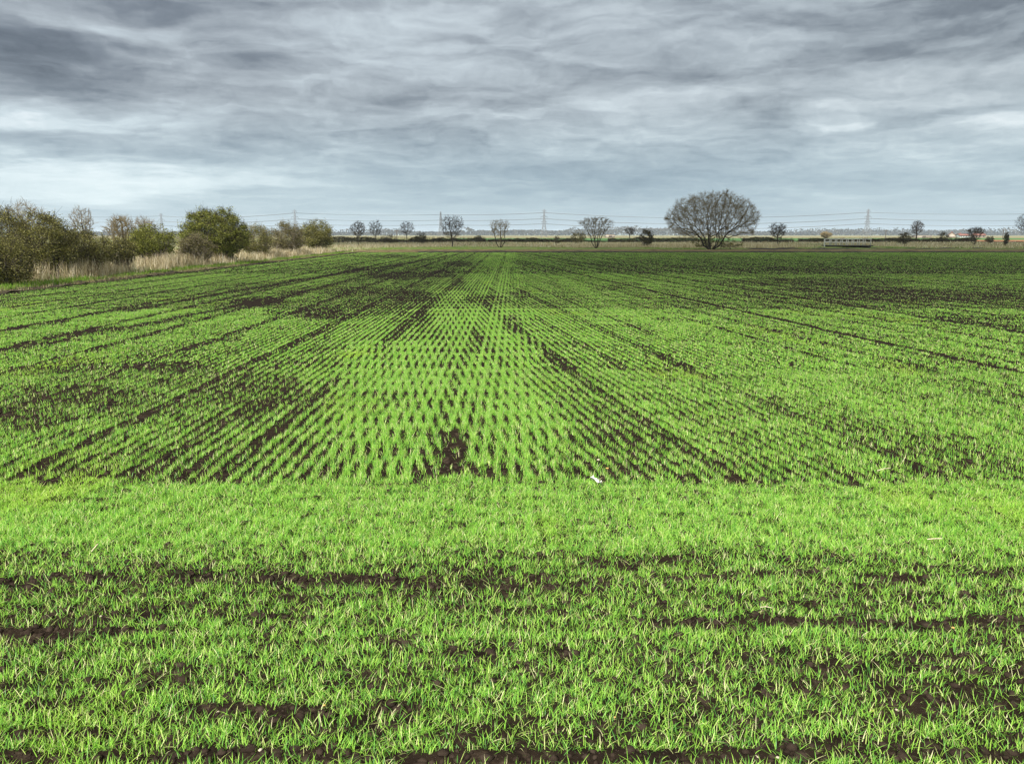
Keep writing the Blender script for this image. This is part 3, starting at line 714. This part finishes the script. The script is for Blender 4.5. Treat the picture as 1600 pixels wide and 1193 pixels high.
GT = 'bare trees beyond the field'
tree('bare_tree', 'bare grey crown showing above the far left bushes', 42, 420, 307, 74, y=52, cbf=.35, n=520, seed=21, twig=M_twigpale, tw=3, r0=.012, zb=0)
tree('bare_tree', 'round bare grey tree rising above the left bushes beside the gap of sky', 131, 415, 318, 47, y=54, cbf=.42, n=480, seed=22, twig=M_twigpale, tw=3, twl=.35, r0=.012, zb=0)
tree('bare_tree', 'wide bare budding tree behind the left bushes, left of the small far pylon', 190, 408, 330, 56, y=62, cbf=.3, n=480, seed=23, twig=M_twigg, tw=4, r0=.013, stems=4, zb=0)
tree('bare_tree', 'thinner bare tree touching the wide budding tree on its right', 226, 408, 334, 44, y=66, cbf=.4, n=330, seed=24, twig=M_twigpale, tw=3, r0=.013, zb=0)
tree('bare_tree', 'narrow bare tree at the far left of the open row, first right of the bushes', 559, 385.5, 342, 29, cbf=.28, n=468, seed=31, group=GT, tw=5, twl=.42, r0=.0115)
tree('bare_tree', 'bare tree with upswept top, second right of the bushes', 587, 382.5, 339.5, 27, cbf=.22, n=414, seed=32, group=GT, tw=5, twl=.45, r0=.0115)
tree('bare_tree', 'small lopsided bare tree on a thin trunk midway between bushes and centre pylons', 635.5, 382, 343.5, 28, cbf=.34, n=306, seed=33, group=GT, tw=5, twl=.45, r0=.0115)
tree('bare_tree', 'dense round bare tree standing right beside a pylon', 707, 386, 332, 44, cbf=.16, n=864, seed=34, group=GT, tw=5, twl=.4, r0=.0115)
tree('bare_tree', 'two lobed vase shaped bare tree left of the centre pylon', 781, 388, 343, 38, shape='vase', cbf=.25, n=300, seed=35, group=GT, tw=3, twl=.35, r0=.014, stems=4, twig=M_twigg)
tree('bare_tree', 'spreading flat topped bare willow right of the centre pylon', 932, 388.5, 337.5, 58, shape='vase', cbf=.22, n=520, seed=36, group=GT, tw=3, twl=.42, r0=.014, stems=6, twig=M_twigpale)
tree('bare_tree', 'small faint bare tree between the flat topped willow and the dark pointed shrub', 984, 375.5, 353, 23, cbf=.3, n=130, seed=37, group=GT, tw=4, twl=.6, r0=.026)
tree('great_willow', 'by far the largest tree, a wide domed bare willow with many stems', 1112, 391, 298, 148, shape='dome', y=118, cbf=.20, n=3000, seed=38, group=GT, tw=5, twl=.6, r0=.0115, stems=9, twig=M_twigg, infl=2.0, dens=2.2)
tree('bare_tree', 'neat oval bare tree standing right of the great willow', 1215.5, 386, 344.5, 34, cbf=.26, n=432, seed=39, group=GT, tw=5, twl=.45, r0=.0115)
tree('bare_tree', 'bare oval tree behind the hedge between the right pylon and the farmhouses', 1432, 372.5, 341, 24, y=300, cbf=.2, n=300, seed=40, group=GT, tw=4, twl=.8, r0=.028, zb=0)
tree('bare_tree', 'ragged shrubby tree with two tufted tops near the farmhouses', 1524, 382.5, 354, 28, shape='vase', cbf=.2, n=252, seed=41, group=GT, tw=5, twl=.45, r0=.0115, stems=4)
tree('bare_tree', 'dark bare tree cut by the right edge of the photo', 1606, 382, 330, 44, cbf=.25, n=540, seed=42, group=GT, tw=5, twl=.5, r0=.0115)
tree('bare_tree', 'pale round willow far off behind the white railed bridge', 1291, 371, 360.5, 19, y=420, cbf=.1, n=180, seed=43, group=GT, tw=5, twl=1.0, r0=.05, stems=5, twig=M_twigg, zb=0)

GS = 'dark shrubs beyond the field'
def shrub(label, u, uh, vtop, vbase, seed, n=1500, m=None, lump=36, bt=.05):
    y = H * FE / (vbase - HV)
    bush('dark_shrub', label, u, uh, vtop, y, leaf=m or M_leafd, n=n, size=.075, lumps=lump, lr=.18, sprigs=90, seed=seed, group=GS, bottom=bt, stems=5, twigm=M_bark)
shrub('low wide dark shrub between the second and third bare trees', 607, 14, 366, 381, 51)
shrub('small dark shrub right of the small lopsided tree', 658, 10, 363, 382, 52)
shrub('low grey shrub in the dark hedge left of the two lobed tree', 747, 7, 367.5, 379, 53, 700)
shrub('tiny dark shrub in the reeds right of the centre pylon', 871, 6, 369, 381, 54, 700)
shrub('brown round shrub touching the left side of the flat topped willow', 904, 13, 360, 382, 55, 2200, M_leafb)
shrub('dark pointed shrub just left of the great willow', 1010.5, 11, 356, 386.5, 56, 2600)
shrub('dark rounded shrub right of the white railed bridge', 1413, 11, 363, 381.5, 57, 2600)
shrub('dark rounded shrub left of the farmhouses', 1474, 9, 362, 379.5, 58, 2200)
shrub('grey shrub right of the ragged two topped tree', 1547, 7, 369, 380, 59, 1100)
shrub('small dark upright shrub below the twin poles', 1573, 4, 363, 384.5, 60, 900)
shrub('olive thicket around the foot of the great willow', 1122, 42, 369, 389.5, 61, 1800, M_leafo, 60)

# hedgerows
def hedge(label, u0, u1, y, h, seed, n):
    r = np.random.default_rng(seed); x0, x1 = xat(u0, y), xat(u1, y)
    root = empty('hedgerow', ((x0 + x1) / 2, y, 0)); tag(root, label, 'hedge', 'hedgerows beyond the reeds')
    x = r.uniform(x0, x1, n) - (x0 + x1) / 2
    hh = h * (.15 + 1.35 * fbm(x / 3.5 + seed, x * 0, seed, 4))
    z = hh * r.random(n) ** .75; yy = r.normal(0, .5, n)
    mb = MB(); leafquads(mb, np.stack([x, yy, z], 1), .16, r); mb.build('foliage', M_leafd, root)
    mb = MB(); mb.tubes([((x0 - x1) / 2, 0, -.3)], [((x1 - x0) / 2, 0, -.3)], .05, .05, 4)
    k = n // 6; x = r.uniform(x0, x1, k) - (x0 + x1) / 2; a = np.stack([x, r.normal(0, .4, k), np.zeros(k)], 1)
    mb.tubes(a, a + np.stack([r.normal(0, .3, k), r.normal(0, .3, k), h * r.uniform(.6, 1.3, k)], 1), .03, .012, 3); mb.build('branches', M_bark, root)
hedge('long dark hedgerow behind the first four bare trees', 505, 760, 236, 1.35, 71, 9000)
hedge('low dark hedgerow behind the centre pylon', 762, 905, 240, 1.1, 72, 4500)
hedge('dark hedgerow between the flat topped willow and the great willow', 950, 1110, 238, 1.2, 73, 5000)
hedge('dark hedgerow behind the neat oval tree', 1160, 1240, 228, 1.2, 74, 3200)
hedge('dark hedgerow left of and behind the white railed bridge', 1248, 1380, 232, 1.15, 75, 4200)
hedge('dark hedgerow leading to the farmhouses', 1382, 1525, 238, 1.25, 76, 5200)

# the far woods on the skyline
r = np.random.default_rng(80); n = 60000; mb = MB()
x = r.uniform(-2600, 3000, n); y = r.uniform(2300, 2700, n)
u_ = 800 + x / y * FE
hgt_ = 5 + 17 * fbm(x / 110, y / 400, 81, 4) ** 1.6 + 11 * np.exp(-((u_ - 1000) / 75) ** 2) + 3 * np.exp(-((u_ - 1360) / 60) ** 2) + 8 * sstep(.72, .85, vn(x / 26, y * 0, 85))
z = hgt_ * r.random(n) ** .8
leafquads(mb, np.stack([x, y, z], 1), 3.2, r)
o = mb.build('far_woodland', M_far); tag(o, 'low line of distant blue grey woods along the horizon', 'woodland', kind='stuff')

# ------------------------------------------------------------------ pylons and wires
PH = 25.0
ARMS = [(23.3, 1.7), (17.9, 3.1), (13.4, 2.6)]
def pyl_meshes():
    rr = .10
    levels = [0, 4.2, 7.8, 10.9, 13.4, 15.6, 17.9, 20.6, 23.3]
    wid = lambda z: np.interp(z, [0, 10.9, 17.9, 23.3, 25], [2.7, 1.15, .75, .45, .05])
    body = MB(); c = [(-1, -1), (1, -1), (1, 1), (-1, 1)]
    A, B = [], []
    for a, b_ in zip(levels[:-1], levels[1:]):
        wa, wb_ = wid(a), wid(b_)
        for i_ in range(4):
            p, q_ = c[i_], c[(i_ + 1) % 4]
            A.append((p[0] * wa, p[1] * wa, a)); B.append((p[0] * wb_, p[1] * wb_, b_))
            A.append((p[0] * wa, p[1] * wa, a)); B.append((q_[0] * wb_, q_[1] * wb_, b_))
            A.append((q_[0] * wa, q_[1] * wa, a)); B.append((p[0] * wb_, p[1] * wb_, b_))
            A.append((p[0] * wb_, p[1] * wb_, b_)); B.append((q_[0] * wb_, q_[1] * wb_, b_))
    for p in c: A.append((p[0] * .45, p[1] * .45, 23.3)); B.append((0, 0, PH))
    body.tubes(A, B, rr, rr, 4)
    arms = []
    for z, L in ARMS:
        m = MB(); A, B = [], []
        w = float(wid(z))
        for s in (-1, 1):
            A.append((0, 0, z)); B.append((s * w, 0, z))
            for t in (-1, 1):
                A.append((s * w, t * w, z)); B.append((s * L, 0, z + .1)); A.append((s * w, t * w, z + 1.1)); B.append((s * L, 0, z + .15))
            A.append((s * (w + L) / 2, -w / 2, z)); B.append((s * (w + L) / 2, w / 2, z + .5))
        m.tubes(A, B, .085, .085, 4); arms.append(m)
    ins = []
    for z, L in ARMS:
        k = 7; pair = []
        for s in (-1, 1):
            m = MB(); zs = np.linspace(z, z - 1.5, k * 2)
            P0 = np.stack([np.full(k * 2 - 1, s * L), np.zeros(k * 2 - 1), zs[:-1]], 1); P1 = P0.copy(); P1[:, 2] = zs[1:]
            rr_ = np.where(np.arange(k * 2 - 1) % 2, .12, .05); m.tubes(P0, P1, rr_, rr_, 6); pair.append(m)
        ins.append(pair)
    return body, arms, ins
body, arms, ins = pyl_meshes()
pyl = [(60, 33), (254, 33), (462, 38.5), (689, 35.5), (850, 39), (1354, 39.6), (1715, 41)]
plab = [None, 'small faint pylon in the gap between the left bushes', 'pylon rising behind the left bushes near the end of their row', 'thin pylon half hidden by the dense round bare tree', 'centre pylon standing clear between the two bare willows', 'pylon at the right, standing clear above the white railed bridge', None]
pos = []
proto = None
PX = []
for (u, hp) in pyl:
    y = FE * (PH - H) / hp; PX.append((xat(u, y), y))
for k, ((u, hp), lb) in enumerate(zip(pyl, plab)):
    x, y = PX[k]
    a = PX[max(k - 1, 0)]; b_ = PX[min(k + 1, len(PX) - 1)]
    rot = math.atan2(b_[1] - a[1], b_[0] - a[0]) + math.pi / 2
    rot = {689: 1.25, 254: .3, 462: .35}.get(u, .12)
    pos.append((x, y, rot))
    if lb is None: continue
    if proto is None:
        root = empty('electricity_pylon', (x, y, 0), rot); body.build('lattice_tower', M_steel, root)
        for m, i2 in zip(arms, ins):
            ao = m.build('cross_arm', M_steel, root)
            for i3 in i2: i3.build('insulator', M_wire, ao)
        proto = root
    else:
        root = proto.copy(); COL.objects.link(root); root.location = (x, y, 0); root.rotation_euler = (0, 0, rot)
        for chd in proto.children:
            c2 = chd.copy(); COL.objects.link(c2); c2.parent = root
            for g2 in chd.children:
                g3 = g2.copy(); COL.objects.link(g3); g3.parent = c2
    tag(root, lb, 'pylon', 'pylons of the power line')
def cable(pts, sag, rad, nseg=14):
    A, B = [], []
    for p, q_ in zip(pts[:-1], pts[1:]):
        p, q_ = np.array(p), np.array(q_); L = np.linalg.norm(q_ - p); t = np.linspace(0, 1, nseg + 1)[:, None]
        c = p + (q_ - p) * t; c[:, 2] -= 4 * sag * (L / 300) ** 2 * (t * (1 - t))[:, 0]
        A.append(c[:-1]); B.append(c[1:])
    m = MB(); m.tubes(np.concatenate(A), np.concatenate(B), rad, rad, 4); return m
wl = ['uppermost wires strung between the pylons', 'middle wires strung between the pylons', 'lower wires strung between the pylons']
for (z, L), lb in zip(ARMS, wl):
    for s in (-1, 1):
        pts = [(x + s * L * math.cos(r_), y + s * L * math.sin(r_), z - 1.5) for (x, y, r_) in pos]
        o = cable(pts, 5.2, .10).build('power_line', M_wire); tag(o, lb, 'wire', lb)
# low telegraph line
tp = [(330, 372.8, 359), (620, 372.8, 360), (1040, 372, 360), (1384, 371, 359.2), (1569, 371, 359.0), (1800, 371, 359)]
tl = {620: 'thin telegraph pole on the skyline left of the small lopsided tree', 1384: 'single telegraph pole right of the right pylon', 1569: 'twin legged telegraph pole near the right edge of the photo'}
tpts = []
for (u, vb, vt) in tp:
    y = 400.0; x = xat(u, y); zt = zat(vt, y); tpts.append((x, y, zt))
    if u not in tl: continue
    root = empty('telegraph_pole', (x, y, 0)); tag(root, tl[u], 'pole', 'telegraph poles')
    offs = (-.55, .55) if u == 1569 else (0,)
    for ox in offs:
        m = MB(); m.tubes([(ox, 0, -.3)], [(ox, 0, zt)], .17, .13, 8); m.build('pole', M_wood, root)
    m = MB(); m.box((-1.1, -.18, zt - .38), (1.1, -.06 + .2, zt - .16)); m.build('cross_arm', M_wood, root)
    for ox in (-1.0, 0.02, 1.0):
        m = MB(); m.tubes([(ox, .02, zt - .16)], [(ox, .02, zt + .12)], .07, .05, 6); m.build('insulator', M_wire, root)
for ox in (-1, 1):
    o = cable([(x + ox, y, z + .1) for (x, y, z) in tpts], 1.3, .03).build('telegraph_line', M_wire); tag(o, 'low thin wires strung between the telegraph poles', 'wire', 'telegraph wires')

# ------------------------------------------------------------------ bridge with white rails
BY = 140.0; bx0, bx1 = xat(1299.5, BY), xat(1363, BY); zd = zat(383, BY)
root = empty('farm_bridge', ((bx0 + bx1) / 2, BY, 0)); tag(root, 'small farm bridge with white railings over the dark ditch', 'bridge')
hwid = (bx1 - bx0) / 2
m = MB(); m.box((-hwid - .3, 0, zd - .16), (hwid + .3, 3.4, zd)); m.build('deck', M_conc, root)
for s in (-1, 1):
    m = MB(); m.box((min(s * hwid * .98, s * hwid * .42), .25, -.6), (max(s * hwid * .98, s * hwid * .42), 3.2, zd - .164)); 
    if s > 0: m = MB(); m.box((hwid * .86, .25, -.6), (hwid, 3.2, zd - .164))
    m.build('abutment', M_conc, root)
m = MB(); m.box((-hwid * .42, 3.0, -.5), (hwid * .86, 3.15, zd - .17)); m.build('painted_shade_panel', M_mud_and_shade, root)  # dark panel behind the opening, its colour stands in for shade
for yy in (.12, 3.2):
    rl = MB(); h2 = zat(373, BY) - zd
    rl.box((-hwid, yy - .05, zd + h2 - .11), (hwid, yy + .05, zd + h2)); rl.box((-hwid, yy - .04, zd + h2 * .42), (hwid, yy + .04, zd + h2 * .42 + .09))
    ro = rl.build('railing', M_paint, root)
    for k in range(8):
        px = -hwid + .07 + (2 * hwid - .14) * k / 7
        pm = MB(); pm.box((px - .05, yy + .054, zd + .002), (px + .05, yy + .15, zd + h2 - .03)); pm.build('post', M_paint, ro)
y = 140.0
root = empty('gate_post', (xat(1289.5, y), y, 0)); tag(root, 'lone white post just left of the bridge railings', 'post')
m = MB(); m.tubes([(0, 0, -.2), (0, 0, 1.28)], [(0, 0, 1.28), (0, 0, 1.38)], [.09, .09], [.09, .02], 8); m.build('post', M_paint, root)
m = MB(); m.box((.1, -.03, .95), (1.0, .03, 1.05)); m.build('rail', M_paint, root)

# ------------------------------------------------------------------ farmhouses far off
def house(label, u, w, d, hw_, hr, y, wall, rz=0.0, chim=1, hip=False, nwin=2):
    root = empty('farmhouse', (xat(u, y), y, 0), rz); tag(root, label, 'house', 'farm buildings far off on the right')
    m = MB(); m.box((-w / 2, -d / 2, -.3), (w / 2, d / 2, hw_))
    m.add([(-w / 2, -d / 2, hw_), (-w / 2, d / 2, hw_), (-w / 2, 0, hw_ + hr), (w / 2, -d / 2, hw_), (w / 2, d / 2, hw_), (w / 2, 0, hw_ + hr)], None, [(0, 2, 1), (3, 4, 5)])
    m.build('wall', wall, root)
    e = .45; sl_ = hr / (d / 2); m = MB()
    for s in (-1, 1):
        yo = s * (d / 2 + e); zo = hw_ - e * sl_ + .06
        V = [(-w / 2 - e, yo, zo), (w / 2 + e, yo, zo), (w / 2 + e, 0, hw_ + hr + .06), (-w / 2 - e, 0, hw_ + hr + .06)]
        V += [(a, b2, c + .18) for a, b2, c in V]
        m.add(V, [(0, 1, 2, 3), (4, 7, 6, 5), (0, 4, 5, 1), (1, 5, 6, 2), (2, 6, 7, 3), (3, 7, 4, 0)])
    ro = m.build('roof', M_roof, root)
    for k in range(chim):
        cx = (-.3 + .6 * k) * w
        m = MB(); m.box((cx - .5, -.4, hw_ + hr - .5), (cx + .5, .4, hw_ + hr + .7)); m.build('chimney', M_roof, ro)
    for k in range(nwin):
        wx_ = -w / 2 + w * (k + .5) / nwin
        m = MB(); m.box((wx_ - .45, -d / 2 - .05, .6), (wx_ + .45, -d / 2 + .1, 1.35)); m.build('window', M_glass, root)
    return root
house('pale gabled farmhouse with red roof, left of the white bungalow', 1487, 5, 5, 2.0, 1.8, 620, M_wall, R_(65), 1)
house('long white bungalow with red roof in the middle of the farm buildings', 1505, 8, 5, 1.6, 1.2, 600, M_wallc, R_(4), 1, nwin=4)
house('red roofed farmhouse behind the ragged two topped tree', 1529, 8, 5, 1.7, 1.4, 610, M_wall, R_(-6), 2, nwin=3)
def shed(label, u, w, h, y, m_):
    root = empty('farm_shed', (xat(u, y), y, 0)); tag(root, label, 'shed')
    m = MB(); m.box((-w / 2, -4, -.2), (w / 2, 4, h)); m.build('wall', m_, root)
    m = MB(); m.box((-w / 2 - .2, -4.2, h + .003), (w / 2 + .2, 4.2, h + .25)); m.build('roof', M_conc, root)
    m = MB(); m.box((-1.3, -4.06, -.1), (1.3, -3.9, h * .8)); m.build('door', M_wood, root)
shed('low pale shed far off behind the bare oval tree', 1440, 11, 1.6, 610, M_wall)
shed('tiny white shed far off on the right side of the flat topped willow', 953, 7, 2.2, 640, M_wall)

# ------------------------------------------------------------------ unseen lumpy sun blocker, added to shade the far half of the field
M_blocker = mat('sun_blocker_white', lambda q: finish(q, pbsdf(q, q.mix(q.noise(objpos(q), .02, 5), (.80, .80, .80), (.88, .88, .88)), 1.0, 0.0)))
r = np.random.default_rng(90); mb = MB()
ALT = 320.0; kk = ALT / math.tan(R_(SUN_EL)); ox, oy = math.sin(R_(SUN_AZ)) * kk, math.cos(R_(SUN_AZ)) * kk
for k in range(84):
    sy = r.uniform(33, 300) + 10 * math.sin(k); sx = r.uniform(5 if sy < 150 else -90, 190)
    R3 = np.array([r.uniform(26, 44), r.uniform(20, 30), r.uniform(8, 16)])
    nu, nv_ = 20, 12; th, phh = np.meshgrid(np.linspace(0, 2 * math.pi, nu, endpoint=False), np.linspace(.02, math.pi - .02, nv_))
    Pp = np.stack([np.cos(th) * np.sin(phh), np.sin(th) * np.sin(phh), np.cos(phh)], -1)
    Pp = Pp * (1 + .16 * np.sin(th * 3 + k) * np.sin(phh * 4 + k) + .08 * np.sin(th * 7 + k * 2) * np.sin(phh * 6))[..., None] * R3 + np.array([sx + ox, sy + oy, ALT + r.uniform(-6, 8)])
    i = np.arange(nu * nv_).reshape(nv_, nu)
    q = np.stack([i[:-1], np.roll(i[:-1], -1, 1), np.roll(i[1:], -1, 1), i[1:]], -1).reshape(-1, 4); mb.add(Pp.reshape(-1, 3), q)
o = mb.build('added_sun_blocker', M_blocker, smooth=True); o['kind'] = 'structure'

# ------------------------------------------------------------------ small things on the soil
def stone(label, name, u, v, r_, m_, seed, group=None, cat='stone', fl=.6):
    rr = np.random.default_rng(seed); x, y = ground(u, v, 0.0)
    # refined icosahedron
    V = [tuple(p) for p in ico]; Fc = [tuple(f) for f in icf]; V = [Vector(p).normalized() for p in V]; r_ = r_ * .62; cache = {}
    def midp(a, b2):
        k = (min(a, b2), max(a, b2))
        if k not in cache: V.append(((V[a] + V[b2]) / 2).normalized()); cache[k] = len(V) - 1
        return cache[k]
    F2 = []
    for a, b2, c in Fc:
        d1, d2, d3 = midp(a, b2), midp(b2, c), midp(c, a); F2 += [(a, d1, d3), (b2, d2, d1), (c, d3, d2), (d1, d2, d3)]
    P_ = np.array([tuple(p) for p in V]); P_ *= (1 + rr.normal(0, .09, (len(P_), 1))) * (1 + .22 * np.sin(P_[:, :1] * 2.3 + seed) * np.cos(P_[:, 1:2] * 2.9))
    P_ *= r_ * np.array([rr.uniform(1, 1.4), rr.uniform(.8, 1.1), fl])
    mb = MB(); mb.add(P_, None, F2); o = mb.build(name, m_, smooth=True); o.location = (x, y, float(soilz(np.array([x]), np.array([y]))[0]) + r_ * fl * .45); o.rotation_euler = (0, 0, rr.uniform(0, 6))
    tag(o, label, cat, group)
GP = 'pale flints scattered on the soil'
for k, (u, v, s) in enumerate([(1182, 1182, .020), (407, 1171, .014), (277, 932, .012), (157, 958, .013), (212, 1121, .013), (1285, 947, .011), (1300, 926, .012), (1402, 1104, .013), (1055, 1114, .012),
        (1407, 1000, .012), (1215, 1182, .011), (1450, 1147, .010), (805, 1070, .012), (345, 690, .022), (935, 717, .025), (1200, 645, .022), (1032, 725, .018), (700, 1140, .009), (560, 1185, .010), (915, 1150, .009), (1240, 1163, .009), (340, 1105, .010)]):
    lab = 'largest pale flint at the bottom edge right of the middle' if k == 0 else 'small pale flint lying on the dark soil among the wheat'
    stone(lab, 'flint_pebble', u, v, s, M_stone, k + 1, GP if k else None)
GO = 'ochre flints scattered on the soil'
for k, (u, v, s) in enumerate([(507, 1099, .013), (1364, 1105, .011), (1489, 981, .012), (960, 1122, .011), (949, 730, .020), (1110, 704, .020), (937, 985, .013)]):
    stone('small ochre yellow flint among the wheat', 'ochre_pebble', u, v, s, M_ystone, k + 40, GO)
# scrap of white plastic
x, y = ground(931, 757); rr = np.random.default_rng(5)
nx_, ny_ = 9, 6; gx, gy = np.meshgrid(np.linspace(-1, 1, nx_), np.linspace(-1, 1, ny_)); 
zz = .03 + .022 * np.sin(gx * 4 + 1) * np.cos(gy * 3) + rr.normal(0, .006, gx.shape) - .02 * gx
V = np.stack([gx * .038 * (1 - .3 * gy), gy * .022 + gx * -.014, zz + .02], -1).reshape(-1, 3); ii = np.arange(nx_ * ny_).reshape(ny_, nx_)
top = np.stack([ii[:-1, :-1], ii[:-1, 1:], ii[1:, 1:], ii[1:, :-1]], -1).reshape(-1, 4)
mb = MB(); mb.add(V, top); o = mb.build('litter_scrap', M_scrap, smooth=True); o.location = (x, y, 0); tag(o, 'crumpled white scrap of litter at the end of the long rows', 'litter')
so = o.modifiers.new('thickness', 'SOLIDIFY'); so.thickness = .003
def stalk(label, pts, r_):
    P3 = []
    for (u, v, z) in pts:
        x, y = ground(u, v, z); P3.append((x, y, z))
    P3 = np.array(P3); m = MB(); m.tubes(P3[:-1], P3[1:], r_, r_ * .85, 6); o = m.build('straw_stalk', M_straw); tag(o, label, 'straw', 'loose straw stalks')
stalk('pale straight straw lying flat on the right of the bright headland', [(1449, 842, .06), (1460, 841, .065), (1472, 841, .06)], .0035)
stalk('tan straw leaning on the soil line at the left', [(143, 861, .02), (148, 855, .05), (153, 849, .08)], .004)
stalk('thin bent straw in the wheat at the far right above the headland', [(1371, 735, .07), (1380, 732, .085), (1391, 731, .07)], .0035)
stalk('short pale straw near a bare patch in the right foreground', [(1188, 948, .05), (1197, 947, .055), (1206, 949, .05)], .0022)

# ------------------------------------------------------------------ the air
HAZE = True
if HAZE:
    m = bpy.data.materials.new('haze_air'); m.use_nodes = True; t = m.node_tree; t.nodes.clear()
    o_ = t.nodes.new('ShaderNodeOutputMaterial'); p_ = t.nodes.new('ShaderNodeVolumePrincipled')
    p_.inputs['Color'].default_value = (.72, .86, 1.0, 1); p_.inputs['Density'].default_value = .00013; p_.inputs['Anisotropy'].default_value = 0.0
    t.links.new(p_.outputs[0], o_.inputs['Volume'])
    mb = MB(); mb.box((-6100, -350, -1.3), (6100, 9100, 40)); o = mb.build('haze', m); tag(o, 'thin blue haze in the distance', 'haze', kind='stuff')
